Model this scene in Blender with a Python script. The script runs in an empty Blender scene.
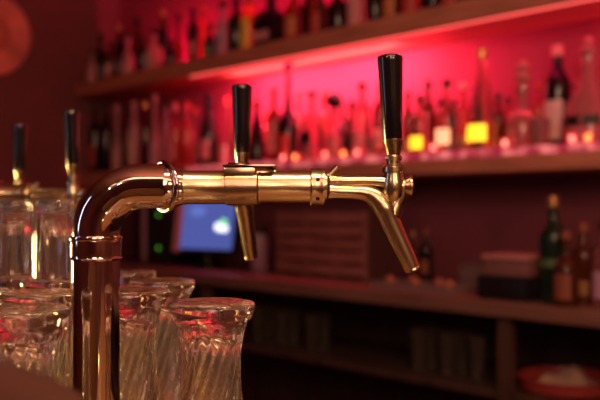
import bpy, bmesh, math, random
from mathutils import Vector, Matrix

PI = math.pi
random.seed(11)
scn = bpy.context.scene
COL = scn.collection

# ------------------------------------------------------------------ helpers
EU = Vector((0.688, -0.726, 0)).normalized()      # along the back bar, towards the near end
EV = Vector((0.726, 0.688, 0)).normalized()       # across the aisle, into the back wall
RZ = math.atan2(EU.y, EU.x)

def BF(u, v, z):
    """point of the back-bar frame: u along the shelves, v across, z up"""
    p = EU * u + EV * v
    return Vector((p.x, p.y, z))

def prop(o, label=None, cat=None, group=None, kind=None):
    if label: o['label'] = label
    if cat: o['category'] = cat
    if group: o['group'] = group
    if kind: o['kind'] = kind
    return o

def empty(name, loc, rz=0.0, label=None, cat=None, group=None):
    o = bpy.data.objects.new(name, None)
    o.empty_display_size = 0.05
    COL.objects.link(o)
    o.location = loc
    o.rotation_euler = (0, 0, rz)
    return prop(o, label, cat, group)

def obj(name, bm, mat, parent=None, loc=None, rot=None, smooth=True, autos=35):
    me = bpy.data.meshes.new(name)
    bmesh.ops.recalc_face_normals(bm, faces=bm.faces)
    if smooth:
        for f in bm.faces: f.smooth = True
        lim = math.radians(autos)
        for e in bm.edges:
            if len(e.link_faces) == 2 and e.calc_face_angle(0) > lim:
                e.smooth = False
    bm.to_mesh(me); bm.free()
    me.materials.append(mat)
    o = bpy.data.objects.new(name, me)
    COL.objects.link(o)
    if parent: o.parent = parent
    if loc is not None: o.location = loc
    if rot is not None: o.rotation_euler = rot
    return o

def lathe(bm, prof, seg=32, mtx=None, fn=None, closed=False):
    """revolve (r, z) pairs round z; fn(r, z, a) may change the radius"""
    rings = []
    for r, z in prof:
        if r < 1e-6:
            rings.append([bm.verts.new((0, 0, z))]); continue
        ring = []
        for i in range(seg):
            a = 2 * PI * i / seg
            rr = fn(r, z, a) if fn else r
            ring.append(bm.verts.new((rr * math.cos(a), rr * math.sin(a), z)))
        rings.append(ring)
    pairs = list(zip(rings[:-1], rings[1:]))
    if closed: pairs.append((rings[-1], rings[0]))
    for A, B in pairs:
        for i in range(seg):
            j = (i + 1) % seg
            if len(A) == 1 and len(B) == 1: continue
            if len(A) == 1: bm.faces.new((A[0], B[i], B[j]))
            elif len(B) == 1: bm.faces.new((A[i], A[j], B[0]))
            else: bm.faces.new((A[i], A[j], B[j], B[i]))
    if mtx is not None:
        bmesh.ops.transform(bm, matrix=mtx, verts=[v for r in rings for v in r])
    return bm

def sweep(bm, pts, rad, seg=20, caps=True):
    """tube through points with a radius at each point"""
    pts = [Vector(p) for p in pts]
    if not isinstance(rad, (list, tuple)): rad = [rad] * len(pts)
    n = len(pts)
    tang = []
    for i in range(n):
        a = pts[max(i - 1, 0)]; b = pts[min(i + 1, n - 1)]
        tang.append((b - a).normalized())
    t0 = tang[0]
    ref = Vector((0, 1, 0)) if abs(t0.y) < 0.9 else Vector((0, 0, 1))
    nrm = (ref - t0 * ref.dot(t0)).normalized()
    rings = []
    for i in range(n):
        t = tang[i]
        nrm = (nrm - t * nrm.dot(t)).normalized()
        b = t.cross(nrm)
        rings.append([bm.verts.new(pts[i] + (nrm * math.cos(2 * PI * k / seg) + b * math.sin(2 * PI * k / seg)) * rad[i]) for k in range(seg)])
    for A, B in zip(rings[:-1], rings[1:]):
        for i in range(seg):
            j = (i + 1) % seg
            bm.faces.new((A[i], A[j], B[j], B[i]))
    if caps:
        bm.faces.new(rings[0]); bm.faces.new(list(reversed(rings[-1])))
    return bm

def smooth_path(pts, rad, sub=6):
    """Catmull-Rom resample of points and radii"""
    P = [Vector(p) for p in pts]; out = []; orad = []
    n = len(P)
    for i in range(n - 1):
        p0, p1, p2, p3 = P[max(i-1,0)], P[i], P[i+1], P[min(i+2,n-1)]
        for k in range(sub):
            t = k / sub
            out.append(0.5 * ((2*p1) + (p2-p0)*t + (2*p0-5*p1+4*p2-p3)*t*t + (3*p1-p0-3*p2+p3)*t*t*t))
            orad.append(rad[i] * (1-t) + rad[i+1] * t)
    out.append(P[-1]); orad.append(rad[-1])
    return out, orad

def box(bm, x0, x1, y0, y1, z0, z1, bev=0.0, seg=2):
    r = bmesh.ops.create_cube(bm, size=1.0)
    vs = r['verts']
    bmesh.ops.scale(bm, vec=(x1 - x0, y1 - y0, z1 - z0), verts=vs)
    bmesh.ops.translate(bm, vec=((x0 + x1) / 2, (y0 + y1) / 2, (z0 + z1) / 2), verts=vs)
    if bev > 0:
        es = list({e for v in vs for e in v.link_edges})
        bmesh.ops.bevel(bm, geom=es, offset=bev, segments=seg, affect='EDGES', profile=0.6)
    return bm

def BM(): return bmesh.new()

def along(axis, loc):
    """matrix that turns a lathe's z axis to the given direction"""
    q = Vector((0, 0, 1)).rotation_difference(Vector(axis).normalized())
    return Matrix.Translation(Vector(loc)) @ q.to_matrix().to_4x4()

def copy_tree(o, parent=None):
    c = o.copy(); COL.objects.link(c)
    c.parent = parent
    for ch in list(o.children):
        copy_tree(ch, c)
    return c

# ------------------------------------------------------------------ materials
def mat(name, color, rough=0.5, metal=0.0, trans=0.0, ior=1.45, emis=None, estr=0.0, coat=0.0, noise=0.0, nscale=20.0, bump=0.0, alpha=1.0, stretch=(1,1,1)):
    m = bpy.data.materials.new(name); m.use_nodes = True
    nt = m.node_tree; b = nt.nodes['Principled BSDF']
    b.inputs['Base Color'].default_value = (*color, 1)
    b.inputs['Roughness'].default_value = rough
    b.inputs['Metallic'].default_value = metal
    b.inputs['Transmission Weight'].default_value = trans
    b.inputs['IOR'].default_value = ior
    b.inputs['Coat Weight'].default_value = coat
    if emis:
        b.inputs['Emission Color'].default_value = (*emis, 1)
        b.inputs['Emission Strength'].default_value = estr
    if noise or bump:
        tc = nt.nodes.new('ShaderNodeTexCoord'); mp = nt.nodes.new('ShaderNodeMapping')
        mp.inputs['Scale'].default_value = stretch
        nz = nt.nodes.new('ShaderNodeTexNoise'); nz.inputs['Scale'].default_value = nscale; nz.inputs['Detail'].default_value = 5
        nt.links.new(tc.outputs['Object'], mp.inputs['Vector']); nt.links.new(mp.outputs['Vector'], nz.inputs['Vector'])
        if noise:
            cr = nt.nodes.new('ShaderNodeValToRGB')
            cr.color_ramp.elements[0].position = 0.3; cr.color_ramp.elements[1].position = 0.7
            cr.color_ramp.elements[0].color = (*[c * (1 - noise) for c in color], 1)
            cr.color_ramp.elements[1].color = (*[min(1, c * (1 + noise)) for c in color], 1)
            nt.links.new(nz.outputs['Fac'], cr.inputs['Fac']); nt.links.new(cr.outputs['Color'], b.inputs['Base Color'])
        if bump:
            bp = nt.nodes.new('ShaderNodeBump'); bp.inputs['Strength'].default_value = bump; bp.inputs['Distance'].default_value = 0.002
            nt.links.new(nz.outputs['Fac'], bp.inputs['Height']); nt.links.new(bp.outputs['Normal'], b.inputs['Normal'])
    return m

M = {}
M['chrome']  = mat('polished_column_metal', (0.76, 0.64, 0.54), 0.08, 1.0)
M['brass']   = mat('brushed_brass', (0.66, 0.55, 0.34), 0.25, 1.0, bump=0.05, nscale=60, stretch=(1, 12, 12))
M['tapbrass']= mat('tap_brass', (0.60, 0.51, 0.31), 0.25, 1.0)
M['darkchrome'] = mat('dark_chrome', (0.42, 0.34, 0.28), 0.14, 1.0)
M['handle']  = mat('black_lacquer', (0.006, 0.005, 0.006), 0.18, 0.0, coat=0.6)
M['hole']    = mat('dark_hole', (0.01, 0.008, 0.006), 0.8)
M['glass']   = mat('clear_glass', (0.98, 0.94, 0.84), 0.02, 0, 1.0, 1.5)
def swirl_mat():
    m = M['glass']; nt = m.node_tree; b = nt.nodes['Principled BSDF']
    tc = nt.nodes.new('ShaderNodeTexCoord'); sx = nt.nodes.new('ShaderNodeSeparateXYZ'); mr = nt.nodes.new('ShaderNodeMapRange')
    mr.inputs['From Min'].default_value = .125; mr.inputs['From Max'].default_value = .160
    mr.inputs['To Min'].default_value = .965; mr.inputs['To Max'].default_value = .985
    nt.links.new(tc.outputs['Object'], sx.inputs[0]); nt.links.new(sx.outputs['Z'], mr.inputs['Value']); nt.links.new(mr.outputs[0], b.inputs['Transmission Weight'])
swirl_mat()
M['tumbler'] = mat('clear_tumbler_glass', (0.98, 0.95, 0.90), 0.02, 0, .975, 1.5)
M['barwood'] = mat('bar_top_wood', (0.32, 0.16, 0.075), 0.3, noise=0.4, nscale=6, stretch=(1, 12, 1), coat=0.3)
M['barfront']= mat('bar_front_wood', (0.10, 0.04, 0.02), 0.45, noise=0.4, nscale=5, stretch=(8, 1, 1))
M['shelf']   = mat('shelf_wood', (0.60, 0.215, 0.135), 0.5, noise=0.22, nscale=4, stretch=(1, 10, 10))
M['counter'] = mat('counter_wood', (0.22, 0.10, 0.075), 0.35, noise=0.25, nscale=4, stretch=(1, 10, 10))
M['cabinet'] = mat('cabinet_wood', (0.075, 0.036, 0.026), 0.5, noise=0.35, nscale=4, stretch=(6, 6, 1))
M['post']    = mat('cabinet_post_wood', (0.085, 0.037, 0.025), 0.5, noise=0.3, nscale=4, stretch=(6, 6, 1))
M['wall']    = mat('wall_maroon_plaster', (0.42, 0.055, 0.115), 0.75, noise=0.14, nscale=3, bump=0.2)
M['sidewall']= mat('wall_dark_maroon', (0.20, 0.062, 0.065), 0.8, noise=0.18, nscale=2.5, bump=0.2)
M['floor']   = mat('dark_floor_boards', (0.06, 0.03, 0.022), 0.5, noise=0.4, nscale=5, stretch=(1, 8, 1))
M['ceiling'] = mat('ceiling_paint', (0.42, 0.20, 0.15), 0.8, noise=0.1, nscale=3)
M['leather'] = mat('dark_red_leather', (0.075, 0.020, 0.013), 0.85, bump=0.35, nscale=90)
M['steel']   = mat('dark_steel', (0.25, 0.2, 0.18), 0.3, 1.0)
M['plaque']  = mat('red_copper_plate', (0.80, 0.25, 0.19), 0.45, 0.1, noise=0.3, nscale=5)
M['plaque2'] = mat('dark_copper_plate', (0.62, 0.14, 0.10), 0.5, 0.1)
M['blackbox']= mat('black_plastic', (0.012, 0.010, 0.012), 0.4)
M['greystrip'] = mat('grey_trim', (0.42, 0.25, 0.30), 0.5)
M['pinkframe'] = mat('pale_screen_bezel', (0.65, 0.28, 0.32), 0.5)
M['screen']  = mat('blue_screen', (0.02, 0.04, 0.2), 0.3, emis=(0.075, 0.10, 0.36), estr=1.0)
M['screenlt'] = mat('pale_blue_shape', (0.02, 0.04, 0.2), 0.3, emis=(0.12, 0.17, 0.55), estr=1.0)
M['screenwt'] = mat('white_screen_icon', (0.8, 0.8, 0.8), 0.3, emis=(0.85, 0.9, 1.0), estr=1.6)
M['screengn'] = mat('green_screen_icon', (0.2, 0.7, 0.2), 0.3, emis=(0.25, 0.9, 0.3), estr=1.2)
M['ledgreen'] = mat('green_indicator', (0.1, 0.8, 0.05), 0.3, emis=(0.10, 0.50, 0.03), estr=.9)
M['ledred']  = mat('red_strip_light', (1, 0.1, 0.1), 0.4, emis=(1.0, 0.12, 0.10), estr=1.3)
M['ledpink'] = mat('pink_strip_light', (1, 0.3, 0.3), 0.4, emis=(1.0, 0.05, 0.12), estr=1.3)
M['edge'] = mat('painted_glow_edge', (0.22, 0.03, 0.04), 0.5, noise=.2, nscale=14)  # shelf-edge glow and bright blobs painted as noise-driven emission
def painted_glow_nodes():
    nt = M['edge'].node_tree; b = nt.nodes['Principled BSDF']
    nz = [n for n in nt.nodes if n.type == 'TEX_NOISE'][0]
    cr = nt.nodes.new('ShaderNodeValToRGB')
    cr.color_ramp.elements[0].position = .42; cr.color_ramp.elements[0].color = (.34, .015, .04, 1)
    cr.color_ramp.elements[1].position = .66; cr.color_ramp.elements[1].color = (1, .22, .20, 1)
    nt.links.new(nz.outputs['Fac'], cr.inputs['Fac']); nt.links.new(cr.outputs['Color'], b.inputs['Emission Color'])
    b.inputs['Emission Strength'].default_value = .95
painted_glow_nodes()
M['flamew']  = mat('warm_candle_glow', (1, 0.7, 0.5), 0.4, emis=(1.0, 0.50, 0.42), estr=4.5)
M['flamey']  = mat('yellow_candle_glow', (1, 0.8, 0.2), 0.4, emis=(1.0, 0.55, 0.05), estr=6)
M['candleglass'] = mat('pink_candle_glass', (1.0, 0.45, 0.42), 0.15, 0, 0.7, emis=(1.0, 0.14, 0.14), estr=0.25)
M['crate']   = mat('red_brown_slats', (0.30, 0.10, 0.085), 0.6, noise=0.3, nscale=6, stretch=(1, 8, 8))
M['cratedark'] = mat('crate_inside', (0.10, 0.03, 0.03), 0.7)
M['tilllid'] = mat('pale_pink_lid', (0.52, 0.22, 0.20), 0.4)
M['tillmid'] = mat('brown_case', (0.24, 0.10, 0.09), 0.5)
M['traygrey']= mat('dull_grey_tray', (0.22, 0.13, 0.13), 0.4)
M['redpad']  = mat('red_plastic', (0.55, 0.07, 0.05), 0.4)
M['redtray'] = mat('red_tray_enamel', (0.36, 0.045, 0.04), 0.35)
M['cloth']   = mat('beige_cloth', (0.45, 0.27, 0.19), 0.9, bump=0.5, nscale=40)
M['fruit']   = mat('brown_nut', (0.35, 0.14, 0.07), 0.5)

G = {  # bottle glass
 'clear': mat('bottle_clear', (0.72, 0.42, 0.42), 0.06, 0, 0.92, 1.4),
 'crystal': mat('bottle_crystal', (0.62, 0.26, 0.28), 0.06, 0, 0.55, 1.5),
 'green': mat('bottle_green', (0.02, 0.05, 0.03), 0.12, 0, 0.55, 1.45),
 'brown': mat('bottle_brown', (0.20, 0.05, 0.02), 0.1, 0, 0.7, 1.45),
 'dark': mat('bottle_dark', (0.018, 0.008, 0.010), 0.14, 0, 0.2, 1.45),
 'red': mat('bottle_red', (0.75, 0.14, 0.12), 0.1, 0, 0.8, 1.45),
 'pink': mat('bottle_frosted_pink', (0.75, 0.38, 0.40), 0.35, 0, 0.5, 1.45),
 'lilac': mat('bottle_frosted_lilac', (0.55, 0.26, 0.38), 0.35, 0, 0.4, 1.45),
 'amber': mat('bottle_amber', (0.70, 0.25, 0.05), 0.1, 0, 0.75, 1.45),
}
Lm = {  # label, cap and stopper materials
 'black': mat('label_black', (0.012, 0.008, 0.009), 0.45),
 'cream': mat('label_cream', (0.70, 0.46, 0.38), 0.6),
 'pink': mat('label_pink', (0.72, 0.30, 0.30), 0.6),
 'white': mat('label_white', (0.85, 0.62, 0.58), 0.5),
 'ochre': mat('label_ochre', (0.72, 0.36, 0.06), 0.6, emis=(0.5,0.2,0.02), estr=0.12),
 'red': mat('label_red', (0.55, 0.06, 0.05), 0.5),
 'orange': mat('label_orange', (0.60, 0.20, 0.08), 0.55),
 'gold': mat('cap_gold', (0.75, 0.45, 0.15), 0.3, 0.8),
 'green': mat('label_green', (0.08, 0.14, 0.06), 0.5),
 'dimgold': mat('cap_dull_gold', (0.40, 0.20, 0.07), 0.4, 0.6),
 'shadeorange': mat('label_orange_shaded', (0.26, 0.075, 0.04), 0.6),  # orange darkened to paint in the dimmer light at the counter
 'shadeochre': mat('label_ochre_shaded', (0.30, 0.14, 0.04), 0.6),  # ochre darkened as painted shade for the counter bottles
 'lilac': mat('label_lilac', (0.50, 0.25, 0.40), 0.5),
 'yellowglow': mat('label_yellow_painted_glow', (1, 0.8, 0.1), 0.5, emis=(1.0, 0.62, 0.02), estr=1.6),  # light falling on the label painted in as emission
 'pinkglow': mat('label_pink_painted_glow', (1, 0.5, 0.4), 0.5, emis=(1.0, 0.42, 0.20), estr=1.4),  # emission paints the bright light on this label
 'crystal': mat('stopper_crystal', (0.80, 0.30, 0.32), 0.08, 0, 0.35, 1.5),
}

# ------------------------------------------------------------------ the room
SU0, SU1 = -4.72, 1.60     # left end wall and right end wall
VB, VF = 2.86, -2.6        # wall behind the shelves and the wall behind the guests
ZC = 2.85
def slab(name, m, u0, u1, v0, v1, z0, z1, bev=0.0):
    bm = BM(); box(bm, u0, u1, v0, v1, z0, z1, bev)
    o = obj(name, bm, m, None, (0, 0, 0), (0, 0, RZ), smooth=bev > 0)
    return o
def struct(*a, **k): return prop(slab(*a, **k), kind='structure')
struct('floor', M['floor'], SU0 - .1, SU1 + .1, VF - .1, VB + .1, -0.1, 0)
struct('ceiling', M['ceiling'], SU0 - .1, SU1 + .1, VF - .1, VB + .1, ZC, ZC + 0.1)
struct('wall_back', M['wall'], SU0 - .1, SU1 + .1, VB, VB + .1, 0, ZC)
struct('wall_left', M['sidewall'], SU0 - .1, SU0, VF, VB, 0, ZC)
struct('wall_right', M['sidewall'], SU1, SU1 + .1, VF, VB, 0, ZC)
struct('wall_front', M['sidewall'], SU0, SU1, VF - .1, VF, 0, ZC)

M['shadepanel'] = mat('painted_shade_panel', (0.20, 0.048, 0.062), 0.6, noise=.15, nscale=4)  # added panel, its dark colour paints the shade below the lower shelf
struct('shade_panel_1', M['shadepanel'], SU0 + .002, SU1 - .002, VB - .012, VB, 1.001, 1.427)

# ------------------------------------------------------------------ back bar shelves and cabinet
VS = 2.54                                      # front edge of both bottle shelves
ZU0, ZU1 = 1.987, 2.066
ZM0, ZM1 = 1.4285, 1.515
def shelf(name, z0, z1, label, lit=False):
    t = empty(name, BF(0, VS, z0), RZ, label, 'shelf')
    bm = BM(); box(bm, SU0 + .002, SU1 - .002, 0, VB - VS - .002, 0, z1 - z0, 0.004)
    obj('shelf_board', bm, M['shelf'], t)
    if lit:  # adds a strip whose pink glow is painted emission
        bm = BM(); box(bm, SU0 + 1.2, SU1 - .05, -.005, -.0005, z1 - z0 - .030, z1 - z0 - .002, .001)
        prop(obj('painted_glow_strip', bm, M['edge'], t), 'pink shelf edge with painted glow and blobs')
    return t
shelf('upper_shelf', ZU0, ZU1, 'upper wooden wall shelf crossing the top of the picture, crowded with dark bottles')
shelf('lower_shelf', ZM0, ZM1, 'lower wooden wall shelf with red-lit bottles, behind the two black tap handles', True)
def strip(u0, u1, v0, v1, z, h, m, text, mm):
    t = empty('light_strip', BF(u0, v0, z), RZ, text, 'light')
    bm = BM(); box(bm, 0, u1 - u0, 0, v1 - v0, 0, h * .45); obj('channel', bm, M['steel'], t, smooth=False)
    bm = BM(); box(bm, .002, u1 - u0 - .002, .001, v1 - v0 - .001, -h * .55 if mm < 0 else h * .451, 0 if mm < 0 else h, ); obj('diffuser', bm, m, t, smooth=False)
strip(SU0 + 1.2, SU1 - .05, VS + .004, VS + .022, ZU0 - .0045, .0085, M['ledred'], 'thin glowing red light strip under the front edge of the upper shelf', -1)
strip(SU0 + 1.5, SU1 - .05, VB - .028, VB - .006, ZM1 + .0005, .016, M['ledpink'], 'glowing pink light strip along the wall on the lower shelf behind the bottles', 1)

VC = 2.29; ZCT = 1.0
ct = empty('back_counter', BF(0, VC, 0), RZ, 'long dark wooden back bar counter with open shelves below', 'counter')
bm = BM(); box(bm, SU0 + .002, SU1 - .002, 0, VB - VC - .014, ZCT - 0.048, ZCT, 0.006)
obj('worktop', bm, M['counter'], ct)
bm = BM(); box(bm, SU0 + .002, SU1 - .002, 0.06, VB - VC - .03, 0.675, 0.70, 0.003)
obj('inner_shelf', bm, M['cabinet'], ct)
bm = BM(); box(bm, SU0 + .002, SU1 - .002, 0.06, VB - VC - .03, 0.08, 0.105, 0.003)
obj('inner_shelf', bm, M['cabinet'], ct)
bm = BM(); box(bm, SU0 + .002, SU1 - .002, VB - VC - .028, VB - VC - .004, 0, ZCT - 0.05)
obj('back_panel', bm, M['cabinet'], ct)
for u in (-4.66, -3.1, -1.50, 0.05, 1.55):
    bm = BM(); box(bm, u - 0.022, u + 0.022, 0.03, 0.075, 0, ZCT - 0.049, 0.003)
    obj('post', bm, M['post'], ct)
bm = BM(); box(bm, SU0 + .002, SU1 - .002, 0.05, 0.07, 0, 0.078)
obj('kick_board', bm, M['cabinet'], ct)

# ------------------------------------------------------------------ bottles
def bottle_profile(kind, R, H):
    if kind == 'wine':
        return [(0,0),(R*.9,0),(R,.03*H),(R,.60*H),(R*.93,.66*H),(R*.6,.73*H),(R*.40,.78*H),(R*.37,.86*H),(R*.36,.96*H),(R*.42,.965*H),(R*.42,.985*H),(R*.34,H),(0,H)]
    if kind == 'champagne':
        return [(0,0),(R*.92,0),(R,.03*H),(R,.42*H),(R*.92,.52*H),(R*.7,.64*H),(R*.48,.76*H),(R*.38,.86*H),(R*.36,.95*H),(R*.44,.955*H),(R*.44,.98*H),(R*.36,H),(0,H)]
    if kind == 'spirit':
        return [(0,0),(R*.93,0),(R,.02*H),(R,.58*H),(R*.97,.63*H),(R*.80,.69*H),(R*.48,.73*H),(R*.36,.77*H),(R*.35,.93*H),(R*.40,.935*H),(R*.40,.96*H),(R*.35,H),(0,H)]
    if kind == 'squat':
        return [(0,0),(R*.93,0),(R,.03*H),(R*1.0,.45*H),(R*.96,.52*H),(R*.72,.62*H),(R*.36,.68*H),(R*.30,.73*H),(R*.30,.93*H),(R*.35,.935*H),(R*.35,.97*H),(R*.3,H),(0,H)]
    if kind == 'tall':
        return [(0,0),(R*.93,0),(R,.02*H),(R,.34*H),(R*.9,.41*H),(R*.62,.48*H),(R*.40,.55*H),(R*.30,.66*H),(R*.24,.86*H),(R*.24,.95*H),(R*.33,.955*H),(R*.33,.985*H),(R*.24,H),(0,H)]
    if kind == 'cone':
        return [(0,0),(R*.95,0),(R,.03*H),(R*.96,.2*H),(R*.80,.42*H),(R*.58,.62*H),(R*.36,.76*H),(R*.27,.82*H),(R*.26,.95*H),(R*.32,.955*H),(R*.32,.98*H),(R*.26,H),(0,H)]
    if kind == 'decanter':
        return [(0,0),(R*.85,0),(R*.97,.03*H),(R,.10*H),(R*.97,.22*H),(R*.85,.36*H),(R*.58,.50*H),(R*.33,.60*H),(R*.26,.68*H),(R*.26,.82*H),(R*.36,.84*H),(R*.36,.87*H),(R*.26,.89*H),(0,.89*H)]
    if kind == 'facet':
        return [(0,0),(R*.95,0),(R,.02*H),(R*.92,.14*H),(R,.27*H),(R*.84,.36*H),(R*.45,.44*H),(R*.30,.49*H),(R*.30,.62*H),(R*.44,.64*H),(R*.44,.67*H),(R*.3,.69*H),(0,.69*H)]

def bottle(name, kind, R, H, glass, cap, label, lz, loc, text, group, stop=None, square=False, capf=None):
    prof = bottle_profile(kind, R, H)
    seg = 8 if square else 24
    fn = None
    if square:
        seg = 24
        def fn(r, z, a):
            if r < R * 0.75: return r
            k = max(abs(math.cos(a)), abs(math.sin(a)))
            return min(r * 0.92 / k, r * 1.16)
    if kind in ('facet', 'decanter') and glass == 'crystal':
        seg = 32
        def fn(r, z, a):
            return r * (1 + 0.045 * math.cos(8 * a + z * 60)) if r > R * 0.35 else r
    bm = BM(); lathe(bm, prof, seg, fn=fn)
    b = obj(name, bm, G[glass], None, loc, (0, 0, RZ + (0 if square else random.uniform(-.4, .4))))
    prop(b, text, 'decanter' if kind in ('decanter', 'facet') else 'bottle', group)
    hgt = prof[-1][1]
    nr = {'wine': .42, 'champagne': .46, 'spirit': .41, 'squat': .36, 'tall': .34, 'cone': .33}.get(kind, .3) * R
    if cap:
        bm = BM()
        if stop == 'ball':
            s = (H - hgt)
            lathe(bm, [(0, hgt), (nr*.9, hgt), (nr*.9, hgt+.12*s), (nr*.6, hgt+.2*s)] + [((s*.40)*math.sin(PI*t/8)+.0005, hgt + .60*s - s*.40*math.cos(PI*t/8)) for t in range(1, 8)] + [(0, H)], 20,
                  fn=lambda r, z, a: r * (1 + .07 * math.cos(6 * a)))
            obj('stopper', bm, Lm[cap], b)
        elif stop == 'spire':
            s = (H - hgt); q = R * .48
            lathe(bm, [(0, hgt), (nr, hgt), (nr*.7, hgt+.08*s), (q, hgt+.25*s), (q*1.05, hgt+.36*s), (q*.55, hgt+.50*s), (q*.9, hgt+.64*s), (q*.86, hgt+.76*s), (q*.4, hgt+.9*s), (0, H)], 12)
            obj('stopper', bm, Lm[cap], b)
        elif stop == 'knob':
            q = nr * 1.35
            lathe(bm, [(nr*1.02, H*.93), (nr*1.05, H*.965), (q, H*.97), (q*1.06, H*.99), (q, H*1.012), (q*.6, H*1.022), (0, H*1.024)], 16)
            obj('stopper', bm, Lm[cap], b)
        else:
            f = capf or (.80 if kind == 'champagne' else .90)
            lo = {'champagne': .80}.get(kind, f)
            q = nr * 1.12
            q0 = q if kind != 'champagne' else nr * 1.12
            lathe(bm, [(q0, H*lo), (q, H*(lo+.02)), (q, H*.99), (q*.9, H*1.008), (0, H*1.01)], 16)
            obj('cap', bm, Lm[cap], b)
    if label:
        z0, z1 = (lz or (.16, .44))
        bm = BM()
        rr = R * 1.012
        if square:
            w = R * .92 * .86
            box(bm, -w, w, -R * .945, -R * .925, z0 * H, z1 * H)
        else:
            def rad_at(z):
                for (ra, za), (rb, zb) in zip(prof[1:-1], prof[2:]):
                    if za <= z <= zb and zb > za: return ra + (rb - ra) * (z - za) / (zb - za)
                return R
            n = 14; cols = []
            c0 = -PI / 2 - b.rotation_euler.z + RZ - 0.35       # label faces the aisle and the bar stools
            for i in range(n + 1):
                a = c0 + (i / n - .5) * 2.5
                cols.append([bm.verts.new(((rad_at(z0*H + t*(z1-z0)*H)*1.012+.0006)*math.cos(a), (rad_at(z0*H + t*(z1-z0)*H)*1.012+.0006)*math.sin(a), z0*H + t*(z1-z0)*H)) for t in (0, .25, .5, .75, 1)])
            for A, B in zip(cols[:-1], cols[1:]):
                for k in range(4): bm.faces.new((A[k], B[k], B[k+1], A[k+1]))
        obj('label', bm, Lm[label], b)
    return b

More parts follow.
